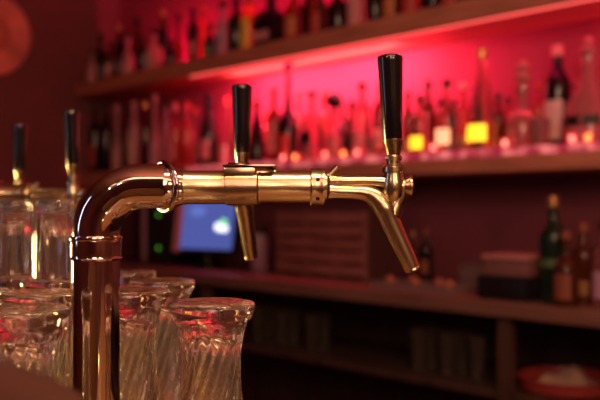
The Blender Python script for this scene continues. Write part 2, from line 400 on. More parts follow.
# name, kind, radius, height, u, v, glass, cap, label, label zone, stopper, square, description
LOWER = [
 ('liquor_bottle', 'spirit', 0.0292, 0.4076, -4.886, 2.7, 'red', 'black', None, None, None, False, 'dim reddish bottle at the far left end of the lower shelf'),
 ('liquor_bottle', 'spirit', 0.0342, 0.4321, -4.641, 2.64, 'dark', 'black', 'red', (0.1, 0.4), None, False, 'dark bottle with dim red label, second from the left end of the lower shelf'),
 ('liquor_bottle', 'wine', 0.0346, 0.4457, -4.645, 2.72, 'dark', 'black', None, None, None, False, 'plain black bottle beside the slim pale pink one, left end of lower shelf'),
 ('liquor_bottle', 'tall', 0.0329, 0.4003, -4.365, 2.63, 'pink', 'pink', 'pink', (0.1, 0.3), None, False, 'slim frosted pale pink bottle near the left end of the lower shelf'),
 ('liquor_bottle', 'wine', 0.0368, 0.4105, -4.443, 2.74, 'brown', 'black', None, None, None, False, 'brown bottle between two pale pink bottles at the left of the lower shelf'),
 ('liquor_bottle', 'spirit', 0.0350, 0.4033, -4.194, 2.64, 'pink', 'pink', 'cream', (0.12, 0.42), None, False, 'pale bottle with cream label, under the left end of the upper shelf'),
 ('liquor_bottle', 'spirit', 0.0354, 0.4169, -4.201, 2.72, 'brown', 'gold', None, None, None, False, 'brown bottle with gold cap left of the tall pale pink bottle'),
 ('liquor_bottle', 'tall', 0.0339, 0.4227, -3.976, 2.64, 'pink', 'pink', 'lilac', (0.1, 0.32), None, False, 'tall pale pink bottle with a lilac label above the elbow of the front tower'),
 ('liquor_bottle', 'wine', 0.0344, 0.3989, -3.999, 2.73, 'lilac', 'black', None, None, None, False, 'lilac-tinted bottle just right of the tall pale pink bottle'),
 ('liquor_bottle', 'spirit', 0.0330, 0.3564, -3.795, 2.65, 'red', 'pink', 'pink', (0.14, 0.4), None, False, 'red bottle with pink label above the tower elbow end'),
 ('liquor_bottle', 'wine', 0.0355, 0.3580, -3.725, 2.68, 'red', 'red', None, None, None, False, 'plain red bottle left of the dark champagne bottle'),
 ('liquor_bottle', 'tall', 0.0304, 0.3385, -3.747, 2.75, 'clear', 'red', None, None, None, False, 'clear bottle with red cap close behind the dark champagne bottle'),
 ('champagne_bottle', 'champagne', 0.0491, 0.3741, -3.448, 2.62, 'green', 'black', 'pink', (0.1, 0.36), None, False, 'dark green champagne bottle with pink label, left of the middle tap handle'),
 ('liquor_bottle', 'tall', 0.0337, 0.3560, -3.400, 2.7, 'clear', 'red', 'white', (0.05, 0.3), None, False, 'clear red-lit bottle with white label between champagne bottle and middle tap handle'),
 ('liquor_bottle', 'cone', 0.0461, 0.3043, -3.079, 2.63, 'dark', 'black', None, None, None, False, 'dark cone-shaped bottle just right of the middle tap handle'),
 ('liquor_bottle', 'spirit', 0.0360, 0.3513, -2.988, 2.66, 'brown', 'black', 'pink', (0.14, 0.4), 'knob', False, 'brown bottle with black knob stopper right of the dark cone bottle'),
 ('liquor_bottle', 'tall', 0.0491, 0.4539, -2.867, 2.64, 'dark', 'black', 'red', (0.08, 0.28), 'knob', False, 'tallest long-necked dark brown bottle on the lower shelf, right of the middle tap handle'),
 ('liquor_bottle', 'spirit', 0.0311, 0.3355, -2.898, 2.74, 'clear', 'red', 'pink', (0.1, 0.4), 'knob', False, 'clear bottle with a red knob just right of the tallest long-necked bottle'),
 ('liquor_bottle', 'squat', 0.0479, 0.3098, -2.722, 2.655, 'clear', 'black', 'black', (0.1, 0.42), 'knob', True, 'square clear bottle with a large black label on the lower shelf'),
 ('liquor_bottle', 'spirit', 0.0305, 0.3291, -2.759, 2.77, 'red', 'red', None, None, 'knob', False, 'red bottle behind the square bottle with the black label'),
 ('liquor_bottle', 'facet', 0.0378, 0.3012, -2.587, 2.66, 'crystal', 'black', None, None, 'ball', False, 'faceted clear bottle with a dark ball stopper right of the black-labelled square bottle'),
 ('liquor_bottle', 'spirit', 0.0332, 0.2579, -2.515, 2.7, 'brown', 'black', 'black', (0.12, 0.4), None, False, 'short dark bottle left of the bottle with the wide black cap'),
 ('liquor_bottle', 'spirit', 0.0386, 0.3209, -2.410, 2.65, 'clear', 'black', 'pink', (0.1, 0.34), None, False, 'clear bottle with wide black cap left of the end tap handle'),
 ('liquor_bottle', 'spirit', 0.0342, 0.3405, -2.346, 2.7, 'brown', 'red', 'cream', (0.1, 0.36), None, False, 'brown bottle at the left side of the end tap handle'),
 ('liquor_bottle', 'spirit', 0.0380, 0.2328, -2.088, 2.64, 'clear', 'black', 'yellowglow', (0.08, 0.3), None, False, 'clear bottle with a painted-glow label just right of the end tap handle'),
 ('liquor_bottle', 'wine', 0.0311, 0.3113, -2.141, 2.76, 'brown', 'black', None, None, None, False, 'brown bottle with dark cap behind the first bright label right of the handle'),
 ('liquor_bottle', 'squat', 0.0427, 0.2821, -1.956, 2.64, 'clear', 'black', 'pinkglow', (0.1, 0.32), None, False, 'clear round bottle with black cap and small pale label with painted glow'),
 ('liquor_bottle', 'spirit', 0.0277, 0.2764, -1.952, 2.74, 'red', 'white', None, None, 'knob', False, 'red bottle with white knob behind the big bottle with the yellow label'),
 ('fancy_bottle', 'cone', 0.0555, 0.3660, -1.775, 2.61, 'clear', 'gold', 'yellowglow', (0.08, 0.25), 'knob', False, 'big cone-shaped clear bottle with bright yellow label with painted glow'),
 ('liquor_bottle', 'spirit', 0.0268, 0.2207, -1.791, 2.74, 'brown', 'black', None, None, None, False, 'small brown bottle between the yellow-labelled bottle and the ornate crystal decanter'),
 ('decanter', 'facet', 0.0653, 0.3289, -1.636, 2.665, 'crystal', 'crystal', None, None, 'spire', False, 'ornate crystal decanter with a spire stopper on the lower shelf'),
 ('liquor_bottle', 'spirit', 0.0259, 0.2520, -1.630, 2.77, 'red', 'red', None, None, None, False, 'red bottle behind the small tumbler right of the ornate decanter'),
 ('liquor_bottle', 'wine', 0.0468, 0.3687, -1.540, 2.74, 'dark', 'pink', 'white', (0.08, 0.46), None, False, 'dark-shouldered bottle with a tall white label, left of the round decanter'),
 ('decanter', 'decanter', 0.0895, 0.3771, -1.397, 2.695, 'crystal', 'crystal', 'black', (0.17, 0.26), 'ball', False, 'round crystal decanter with ball stopper and black band at the right edge'),
 ('liquor_bottle', 'spirit', 0.0312, 0.3043, -3.326, 2.78, 'red', 'black', None, None, None, False, 'short red bottle close to the right side of the middle tap handle, back row'),
 ('liquor_bottle', 'spirit', 0.0280, 0.2734, -3.196, 2.79, 'red', 'red', None, None, None, False, 'short red bottle behind the gap after the dark cone bottle, back row'),
 ('liquor_bottle', 'squat', 0.0300, 0.2559, -2.655, 2.79, 'dark', 'black', None, None, None, False, 'short dark bottle in the back row right of the dark ball stopper'),
 ('liquor_bottle', 'wine', 0.0277, 0.2800, -2.263, 2.78, 'brown', 'black', None, None, None, False, 'brown back-row bottle nearest the right side of the end tap handle'),
 ('liquor_bottle', 'spirit', 0.0245, 0.2341, -2.076, 2.755, 'dark', 'black', None, None, None, False, 'dark back-row bottle between the first two bright labels'),
 ('liquor_bottle', 'squat', 0.0265, 0.2253, -2.031, 2.795, 'red', 'black', None, None, None, False, 'short red back-row bottle right of the pale bright label'),
 ('liquor_bottle', 'wine', 0.0237, 0.2427, -1.876, 2.8, 'dark', 'black', None, None, None, False, 'slim dark back-row bottle just right of the yellow-labelled bottle'),
 ('liquor_bottle', 'spirit', 0.0251, 0.2103, -1.785, 2.8, 'red', 'black', None, None, None, False, 'short red back-row bottle left of the ornate decanter'),
 ('liquor_bottle', 'spirit', 0.0196, 0.2564, -1.505, 2.805, 'dark', 'red', None, None, None, False, 'dark back-row bottle between white label and round decanter'),
]
for (nm, kind, R, H, u, v, gl, cp, lb, lz, st, sq, tx) in LOWER:
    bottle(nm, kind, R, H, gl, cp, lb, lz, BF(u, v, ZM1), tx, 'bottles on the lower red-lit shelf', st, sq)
UPPER = [
 ('liquor_bottle', 'squat', 0.0312, 0.2185, -4.660, 2.63, 'pink', 'black', 'pink', (0.1, 0.4), None, False, 'small pinkish bottle at the very left end of the upper shelf'),
 ('liquor_bottle', 'spirit', 0.0315, 0.3301, -4.672, 2.7, 'dark', 'black', None, None, None, False, 'black bottle next to the small pinkish one at the left end, upper shelf'),
 ('liquor_bottle', 'spirit', 0.0331, 0.2334, -4.428, 2.62, 'brown', 'black', 'pink', (0.1, 0.38), None, False, 'brown bottle with dim pink label near the left end of the upper shelf'),
 ('liquor_bottle', 'wine', 0.0339, 0.3609, -4.491, 2.72, 'dark', 'gold', None, None, None, False, 'dark bottle with gold cap near the left end of the upper shelf'),
 ('liquor_bottle', 'squat', 0.0352, 0.2315, -4.243, 2.63, 'pink', 'lilac', 'pink', (0.12, 0.4), None, False, 'squat pale bottle with lilac cap on the upper shelf'),
 ('liquor_bottle', 'wine', 0.0359, 0.3704, -4.288, 2.72, 'brown', 'black', None, None, None, False, 'brown wine bottle behind the squat pale bottle, upper shelf'),
 ('liquor_bottle', 'spirit', 0.0343, 0.2171, -4.078, 2.62, 'dark', 'black', None, None, None, False, 'plain dark bottle left of the pale square bottle, upper shelf'),
 ('liquor_bottle', 'squat', 0.0452, 0.2400, -3.986, 2.64, 'pink', 'black', 'cream', (0.08, 0.46), None, True, 'pale square bottle with cream label in the left part of the upper shelf'),
 ('liquor_bottle', 'wine', 0.0346, 0.3752, -4.029, 2.73, 'green', 'gold', None, None, None, False, 'dark green bottle behind the pale square bottle, upper shelf'),
 ('liquor_bottle', 'squat', 0.0411, 0.1556, -3.804, 2.63, 'dark', 'black', 'black', (0.1, 0.4), None, False, 'short black bottle right of the pale square bottle, upper shelf'),
 ('liquor_bottle', 'tall', 0.0363, 0.3170, -3.845, 2.705, 'brown', 'black', None, None, None, False, 'long-necked brown bottle on the upper shelf above the tower elbow'),
 ('liquor_bottle', 'spirit', 0.0346, 0.2998, -3.615, 2.64, 'dark', 'black', 'red', (0.1, 0.38), None, False, 'dark bottle with red label left of the lilac one, upper shelf'),
 ('liquor_bottle', 'wine', 0.0379, 0.3270, -3.633, 2.72, 'red', 'red', None, None, None, False, 'red bottle behind the gap left of the lilac label, upper shelf'),
 ('liquor_bottle', 'squat', 0.0387, 0.1834, -3.440, 2.62, 'green', 'black', 'green', (0.1, 0.4), None, False, 'short dark green bottle left of the lilac one, upper shelf'),
 ('liquor_bottle', 'spirit', 0.0407, 0.2815, -3.345, 2.63, 'lilac', 'black', 'lilac', (0.06, 0.5), None, False, 'bottle with a lilac label on the upper shelf above the middle tap handle'),
 ('liquor_bottle', 'spirit', 0.0401, 0.2867, -3.252, 2.64, 'dark', 'black', None, None, None, False, 'plain dark bottle between lilac and yellow-ochre labels, upper shelf'),
 ('liquor_bottle', 'spirit', 0.0417, 0.2937, -3.139, 2.63, 'amber', 'black', 'ochre', (0.05, 0.54), None, False, 'bottle with a tall yellow-ochre label on the upper shelf'),
 ('liquor_bottle', 'squat', 0.0765, 0.2765, -2.987, 2.64, 'dark', 'black', 'pink', (0.1, 0.26), None, True, 'wide black square bottle with a small pink label on the upper shelf'),
 ('liquor_bottle', 'spirit', 0.0439, 0.2513, -2.816, 2.63, 'brown', 'black', 'orange', (0.1, 0.45), None, False, 'brown bottle with dim orange label right of the wide black bottle, upper shelf'),
 ('liquor_bottle', 'wine', 0.0398, 0.3012, -2.795, 2.72, 'dark', 'black', None, None, None, False, 'dark wine bottle left of the reddish brown one, upper shelf'),
 ('liquor_bottle', 'spirit', 0.0381, 0.2390, -2.658, 2.63, 'brown', 'black', 'red', (0.1, 0.44), None, False, 'reddish brown bottle with a red label above the gap between the taps, upper shelf'),
 ('liquor_bottle', 'squat', 0.0531, 0.2348, -2.562, 2.66, 'dark', 'black', None, None, None, False, 'broad dark bottle above the gap between the taps, upper shelf'),
 ('liquor_bottle', 'spirit', 0.0386, 0.2453, -2.426, 2.63, 'pink', 'black', 'pink', (0.05, 0.5), None, False, 'bottle with a dull pink label left of the end tap handle, upper shelf'),
 ('liquor_bottle', 'wine', 0.0381, 0.2428, -2.345, 2.66, 'dark', 'black', None, None, None, False, 'dark bottle straight above the end tap handle, upper shelf'),
 ('liquor_bottle', 'spirit', 0.0390, 0.2286, -2.225, 2.63, 'brown', 'black', 'orange', (0.08, 0.4), None, False, 'brown bottle with orange label just right above the end tap handle'),
 ('liquor_bottle', 'spirit', 0.0403, 0.2264, -2.129, 2.64, 'red', 'black', 'red', (0.08, 0.4), None, False, 'dull red bottle on the upper shelf right of the end tap handle'),
 ('liquor_bottle', 'wine', 0.0397, 0.2270, -2.039, 2.66, 'dark', 'black', None, None, None, False, 'dark bottle between the two dull red labels at the right, upper shelf'),
 ('liquor_bottle', 'spirit', 0.0385, 0.2114, -1.925, 2.63, 'brown', 'black', 'red', (0.08, 0.4), None, False, 'rightmost reddish bottle still showing its base on the upper shelf'),
 ('liquor_bottle', 'wine', 0.0380, 0.2152, -1.845, 2.66, 'dark', 'black', None, None, None, False, 'dark bottle cut off by the top of the picture, upper shelf right'),
]
for (nm, kind, R, H, u, v, gl, cp, lb, lz, st, sq, tx) in UPPER:
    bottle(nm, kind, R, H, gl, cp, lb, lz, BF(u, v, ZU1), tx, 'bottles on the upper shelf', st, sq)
COUNTER = [
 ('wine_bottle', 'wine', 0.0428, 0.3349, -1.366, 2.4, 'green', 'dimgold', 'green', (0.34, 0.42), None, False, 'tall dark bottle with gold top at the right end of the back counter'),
 ('liquor_bottle', 'squat', 0.0368, 0.2264, -1.294, 2.35, 'brown', 'shadeorange', 'shadeorange', (0.1, 0.44), None, False, 'short brown bottle with round orange label in front of the tall dark bottle'),
 ('liquor_bottle', 'spirit', 0.0376, 0.2499, -1.285, 2.44, 'brown', 'shadeorange', 'shadeochre', (0.12, 0.3), None, False, 'brown bottle with reddish cap right of the tall gold-topped bottle'),
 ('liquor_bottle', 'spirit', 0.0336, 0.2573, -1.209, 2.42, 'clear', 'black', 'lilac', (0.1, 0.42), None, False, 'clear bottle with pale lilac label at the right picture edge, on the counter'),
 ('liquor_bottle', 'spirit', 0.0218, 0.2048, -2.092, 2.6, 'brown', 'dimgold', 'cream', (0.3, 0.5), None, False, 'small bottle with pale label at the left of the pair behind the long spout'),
 ('liquor_bottle', 'spirit', 0.0256, 0.2172, -2.042, 2.62, 'dark', 'shadeorange', 'shadeorange', (0.2, 0.45), None, False, 'small dark bottle with orange top just right of the long tap spout'),
]
for (nm, kind, R, H, u, v, gl, cp, lb, lz, st, sq, tx) in COUNTER:
    bottle(nm, kind, R, H, gl, cp, lb, lz, BF(u, v, ZCT), tx, 'bottles standing on the back counter', st, sq)

# candles and small glasses along the lower shelf
def tealight(u, v, flame, text, R=.015, H=.032, e=1.0):
    t = empty('tealight', BF(u, v, ZM1), RZ, text, 'candle', 'small lights along the lower shelf')
    bm = BM(); lathe(bm, [(0, 0), (R*.8, 0), (R*.86, .002), (R, H), (R*.93, H), (R*.8, .006), (0, .005)], 20)
    obj('glass_cup', bm, M['candleglass'], t)
    bm = BM(); lathe(bm, [(0, .007), (R*.45, .010), (R*.62, .016), (R*.5, .023), (R*.2, .028), (0, .029)], 14)
    obj('flame', bm, M[flame], t)
tealight(-2.831, 2.575, 'flamew', 'small white glowing tea light right of the middle tap handle, lower shelf')
tealight(-2.766, 2.59, 'flamey', 'small yellow glowing tea light below the tallest long-necked bottle')
tealight(-2.554, 2.57, 'flamew', 'pink glowing tea light below the black-labelled square bottle')
tealight(-2.465, 2.59, 'flamey', 'yellow glowing tea light left of the end tap handle')
tealight(-2.365, 2.57, 'flamew', 'white glowing tea light nearest the end tap handle on its left')
tealight(-1.977, 2.58, 'flamew', 'tea light between the first two bright labels right of the end handle')
tealight(-1.657, 2.58, 'flamew', 'white glowing tea light left of the ornate decanter')
tealight(-1.398, 2.58, 'flamew', 'pink glowing tea light left below the round decanter')
tealight(-1.333, 2.565, 'flamey', 'yellow glowing tea light in front of the round decanter')

def crystal_glass(u, v, R, H, text):
    bm = BM()
    lathe(bm, [(0, 0), (R*.72, 0), (R*.8, .004), (R*.95, H*.55), (R, H), (R*.94, H), (R*.88, H*.5), (R*.7, .014), (0, .012)], 32,
          fn=lambda r, z, a: r * (1 + .05 * math.cos(10 * a) * (1 if z < H*.7 else .2)))
    o = obj('crystal_tumbler', bm, G['crystal'], None, BF(u, v, ZM1))
    prop(o, text, 'glass', 'small glasses on the lower red-lit shelf')
crystal_glass(-2.669, 2.585, 0.026, 0.07, 'small crystal tumbler in front of the black-labelled square bottle')
crystal_glass(-2.305, 2.59, 0.028, 0.075, 'small crystal tumbler left of the end tap handle')
crystal_glass(-2.130, 2.585, 0.024, 0.06, 'small crystal tumbler right beside the end tap handle')
crystal_glass(-1.529, 2.6, 0.034, 0.095, 'crystal tumbler between the ornate decanter and the white-labelled bottle')
crystal_glass(-1.861, 2.6, 0.022, 0.055, 'tiny crystal glass left of the big yellow-labelled bottle')

# ------------------------------------------------------------------ things on the back counter
def rack():
    t = empty('slatted_crate', BF(-2.59, 2.66, ZCT), RZ, 'red-brown slatted wooden crate on the back counter below the middle of the tap pipe', 'crate')
    W, D, Hh = .26, .09, .285
    for x in (-W, -W*.34, W*.34, W):
        bm = BM(); box(bm, x-.011, x+.011, -D, -D+.018, 0, Hh, .002); obj('upright', bm, M['crate'], t)
    for z in (.012, .068, .124, .180, .236):
        bm = BM(); box(bm, -W-.012, W+.012, -D-.012, -D-.001, z, z+.045, .002); obj('slat', bm, M['crate'], t)
    bm = BM(); box(bm, -W, W, D-.012, D, 0, Hh-.01); obj('back_board', bm, M['cratedark'], t)
    for s in (-1, 1):
        bm = BM(); box(bm, s*W-.006, s*W+.006, -D+.019, D-.013, 0, Hh-.01); obj('side_board', bm, M['cratedark'], t)
    bm = BM(); box(bm, -W+.007, W-.007, -D+.019, D-.013, 0, .012); obj('bottom_board', bm, M['cratedark'], t)
rack()

def monitor():
    t = empty('monitor', BF(-3.30, 2.50, ZCT), RZ + .25, 'blue glowing screen with a white icon, on the back counter under the tap pipe', 'screen')
    bm = BM(); lathe(bm, [(0, 0), (.085, 0), (.085, .008), (.03, .016), (.022, .02), (.022, .12), (0, .12)], 24)
    obj('stand', bm, M['blackbox'], t)
    tilt = Matrix.Translation((0, 0, .075)) @ Matrix.Rotation(math.radians(-9), 4, 'X')
    def tb(x0, x1, y0, y1, z0, z1, bev=0):
        bm = BM(); box(bm, x0, x1, y0, y1, z0, z1, bev)
        bmesh.ops.transform(bm, matrix=tilt, verts=bm.verts); return bm
    W, Hs = .185, .265
    bm = tb(-W, W, -.036, -.008, 0, Hs, .004)
    fr = obj('casing', bm, M['blackbox'], t)
    prop(obj('bezel', tb(-W-.012, -W+.035, -.042, -.0365, 0, Hs, .001), M['pinkframe'], fr), 'pale pink frame edge')
    sc = obj('display', tb(-W+.036, W-.014, -.040, -.0365, .018, Hs-.01), M['screen'], t, smooth=False)
    def disc(cx, cz, rx, rz, y, m, nm):
        bm = BM(); lathe(bm, [(0, 0), (1, 0), (1, .001), (0, .001)], 24)
        bmesh.ops.transform(bm, matrix=tilt @ Matrix.Translation((cx, y, cz)) @ Matrix.Rotation(PI/2, 4, 'X') @ Matrix.Diagonal((rx, rz, 1, 1)), verts=bm.verts)
        return obj(nm, bm, m, sc, smooth=False)
    disc(-.055, .205, .05, .026, -.0402, M['screenlt'], 'pale_shape')
    disc(.088, .128, .030, .022, -.0402, M['screenwt'], 'icon')
    disc(.118, .120, .024, .018, -.0404, M['screenwt'], 'icon')
    disc(.110, .150, .020, .018, -.0406, M['screengn'], 'icon')
monitor()

def amp():
    t = empty('amplifier', BF(-3.765, 2.58, ZCT), RZ, 'black upright equipment box with two green lights, left of the blue screen', 'electronic equipment')
    bm = BM(); box(bm, -.16, .16, -.12, .15, .012, .36, .006); obj('casing', bm, M['blackbox'], t)
    for x in (-.13, .13):
        for y in (-.09, .12):
            bm = BM(); lathe(bm, [(0, 0), (.014, 0), (.012, .014), (0, .014)], 12, Matrix.Translation((x, y, 0))); obj('foot', bm, M['blackbox'], t)
    bm = BM(); box(bm, -.055, -.02, -.130, -.121, .02, .35, .002); prop(obj('trim_strip', bm, M['greystrip'], t), 'pale grey vertical strip')
    for z in (.09, .265):
        bm = BM(); lathe(bm, [(0, 0), (.009, 0), (.008, .004), (0, .005)], 14, along((0, -1, 0), (.095, -.1205, z))); obj('indicator_light', bm, M['ledgreen'], t)
amp()

def till():
    t = empty('cash_register', BF(-1.515, 2.43, ZCT), RZ, 'dark cash box with pale pink lid, left of the bottles at the right end', 'cash register')
    bm = BM(); box(bm, -.10, .085, -.085, .10, 0, .075, .006); obj('drawer_box', bm, M['blackbox'], t)
    bm = BM(); box(bm, -.085, .075, -.090, -.0855, .012, .064, .002); dr = obj('drawer', bm, M['blackbox'], t)
    bm = BM(); box(bm, -.03, .03, -.097, -.0905, .034, .042, .002); obj('handle', bm, M['steel'], dr)
    bm = BM(); box(bm, -.08, .08, -.07, .095, .076, .128, .008); obj('case', bm, M['tillmid'], t)
    bm = BM(); box(bm, -.088, .084, -.08, .10, .129, .148, .006); obj('lid', bm, M['tilllid'], t)
till()

bm = BM(); box(bm, -.075, .075, -.06, .06, 0, .078, .008); box(bm, -.066, .066, -.05, .05, .079, .09, .004)
prop(obj('flat_box', bm, M['traygrey'], None, BF(-1.80, 2.66, ZCT), (0, 0, RZ)), 'low dull grey box with a raised lid, left of the cash box', 'box')
bm = BM(); lathe(bm, [(0, 0), (.045, 0), (.05, .006), (.048, .024), (.02, .032), (0, .033)], 24)
prop(obj('red_pad', bm, M['redpad'], None, BF(-1.665, 2.53, ZCT), (0, 0, RZ)), 'small round red pad near the counter edge left of the cash box', 'pad')
def snack():
    t = empty('bar_tray', BF(-1.90, 2.42, ZCT), RZ, 'long low dark tray on the counter right of the long tap spout', 'tray')
    bm = BM(); box(bm, -.19, .19, -.08, .08, 0, .006)
    for a in ((-.19, .19, -.08, -.074), (-.19, .19, .074, .08), (-.19, -.184, -.074, .074), (.184, .19, -.074, .074)):
        box(bm, *a, .006, .026)
    obj('tray_body', bm, M['traygrey'], t)
snack()
NUT = [(-.14, -.02), (-.07, .03), (-.01, -.03), (.06, .02), (.13, -.015)]
for i, (a, b) in enumerate(NUT):
    bm = BM(); R = .022
    lathe(bm, [(0, 0)] + [(R*math.sin(PI*k/8), R*.9 - R*.9*math.cos(PI*k/8)) for k in range(1, 8)] + [(.003, R*1.8), (.002, R*1.95), (0, R*1.95)], 18)
    prop(obj('lime', bm, M['fruit'], None, BF(-1.90 + a, 2.42 + b, ZCT + .0065)), ['leftmost','second from left','middle','second from right','rightmost'][i] + ' of the five small brown fruits in the low dark tray', 'fruit', 'fruits in the low tray')
def jar(u, v, R, H, m, text, cat='jar'):
    t = empty('jar', BF(u, v, ZCT), RZ, text, cat)
    bm = BM(); lathe(bm, [(0, 0), (R*.92, 0), (R, .006), (R, H*.72), (R*.8, H*.82), (R*.8, H*.86), (0, H*.86)], 24); obj('body', bm, m, t)
    bm = BM(); lathe(bm, [(R*.84, H*.84), (R*.86, H), (R*.8, H*1.01), (0, H*1.01)], 24); obj('lid', bm, Lm['black'], t)
jar(-3.05, 2.62, .042, .21, G['lilac'], 'frosted lilac jar with black lid at the left end of the slatted crate')

# glasses and a red tray on the open shelf below the counter
GL = [
 (-2.849, 2.44, 'leftmost tall glass on the dark shelf below the counter'),
 (-2.836, 2.5, 'second tall glass from the left below the counter'),
 (-2.689, 2.44, 'third tall glass from the left below the counter'),
 (-2.676, 2.5, 'fourth tall glass from the left below the counter'),
 (-2.502, 2.44, 'tall glass below the counter under the collar nut of the front tower'),
 (-2.490, 2.5, 'tall glass below the counter, right of the one under the collar nut'),
 (-1.939, 2.44, 'tall glass below the counter, straight under the long tap spout'),
 (-1.921, 2.5, 'tall glass below the counter, just right of the long spout'),
 (-1.808, 2.44, 'tall glass below the counter, third from the wooden post'),
 (-1.785, 2.5, 'tall glass below the counter, second from the wooden post'),
 (-1.680, 2.44, 'tall glass below the counter, next to the wooden post'),
]
gp = None
for (u, v, tx) in GL:
    if gp is None:
        bm = BM(); R, H = .032, .155
        lathe(bm, [(0, 0), (R*.8, 0), (R*.84, .004), (R*.88, H*.3), (R, H), (R*.95, H), (R*.8, H*.3), (R*.7, .015), (0, .014)], 20)
        gp = obj('highball_glass', bm, mat('dull_glass', (0.42, 0.32, 0.25), .08, 0, .9), None)
        g = gp
    else:
        g = gp.copy(); COL.objects.link(g)
    g.location = BF(u, v, .7005)
    prop(g, tx, 'glass', 'tall glasses on the shelf below the back counter')
def redtray():
    bm = BM(); R = .16
    lathe(bm, [(0, 0), (R*.9, 0), (R*.96, .006), (R*1.0, .038), (R*1.03, .042), (R*1.0, .045), (R*.93, .012), (R*.86, .006), (0, .006)], 40)
    prop(obj('round_tray', bm, M['redtray'], None, BF(-1.40, 2.545, .7005)), 'round red tray on the shelf below the right end of the counter', 'tray')
    bm = BM()
    n = 22; vs = []
    for i in range(n):
        row = []
        for j in range(n):
            x, y = (i/(n-1)-.5)*2, (j/(n-1)-.5)*2
            d = max(abs(x), abs(y)) ** 1.5
            z = .064*(1-d**2)*(.75+.25*math.sin(5*x+2*y)) + .008*math.sin(9*y-4*x)*(1-d)
            row.append(bm.verts.new((x*.095, y*.085, max(0, z))))
        vs.append(row)
    for i in range(n-1):
        for j in range(n-1): bm.faces.new((vs[i][j], vs[i+1][j], vs[i+1][j+1], vs[i][j+1]))
    rim = [vs[0][j] for j in range(n)] + [vs[i][n-1] for i in range(1, n)] + [vs[n-1][j] for j in range(n-2, -1, -1)] + [vs[i][0] for i in range(n-2, 0, -1)]
    bm.faces.new(rim)
    prop(obj('folded_cloth', bm, M['cloth'], None, BF(-1.40, 2.545, .7075), (0, 0, RZ + .3), autos=80), 'crumpled beige cloth lying in the round red tray', 'cloth')
redtray()

# ------------------------------------------------------------------ round plate on the end wall
def plaque():
    t = empty('wall_plate', BF(SU0, 2.0, 2.31), RZ, 'round reddish copper plate hanging high on the dark left wall', 'wall decoration')
    ax = along((1, 0, 0), (0.001, 0, 0))
    bm = BM(); lathe(bm, [(0, 0), (.240, 0), (.247, .010), (.24, .020), (.215, .018), (.17, .012), (0, .010)], 48, ax); obj('dish', bm, M['plaque'], t)
    bm = BM(); lathe(bm, [(.07, .0115), (.085, .018), (.10, .0175), (.115, .0125)], 32, ax); obj('ring_relief', bm, M['plaque2'], t)
    bm = BM(); lathe(bm, [(0, .0115), (.035, .0115), (.03, .022), (.015, .027), (0, .028)], 24, ax); obj('boss', bm, M['plaque2'], t)
plaque()

# ------------------------------------------------------------------ bar with taps and glasses
ZB = 1.03
def bar():
    t = empty('bar', BF(0, .30, 0), RZ, 'long wooden bar whose top carries the taps and the upturned glasses', 'bar')
    x0, x1 = -3.2, 1.1
    bm = BM(); box(bm, x0, x1, 0, .44, ZB - .045, ZB, .010, 3); obj('bar_top', bm, M['barwood'], t)
    bm = BM(); box(bm, x0 + .03, x1 - .03, .20, .23, .10, ZB - .046); obj('front_panel', bm, M['barfront'], t)
    bm = BM(); box(bm, x0 + .03, x1 - .03, .22, .41, 0, .099); obj('plinth', bm, M['barfront'], t)
    for i in range(6):
        u = x0 + .06 + i * (x1 - x0 - .12) / 5
        bm = BM(); box(bm, u - .015, u + .015, .231, .42, .10, ZB - .046); obj('side_panel', bm, M['barfront'], t)
bar()

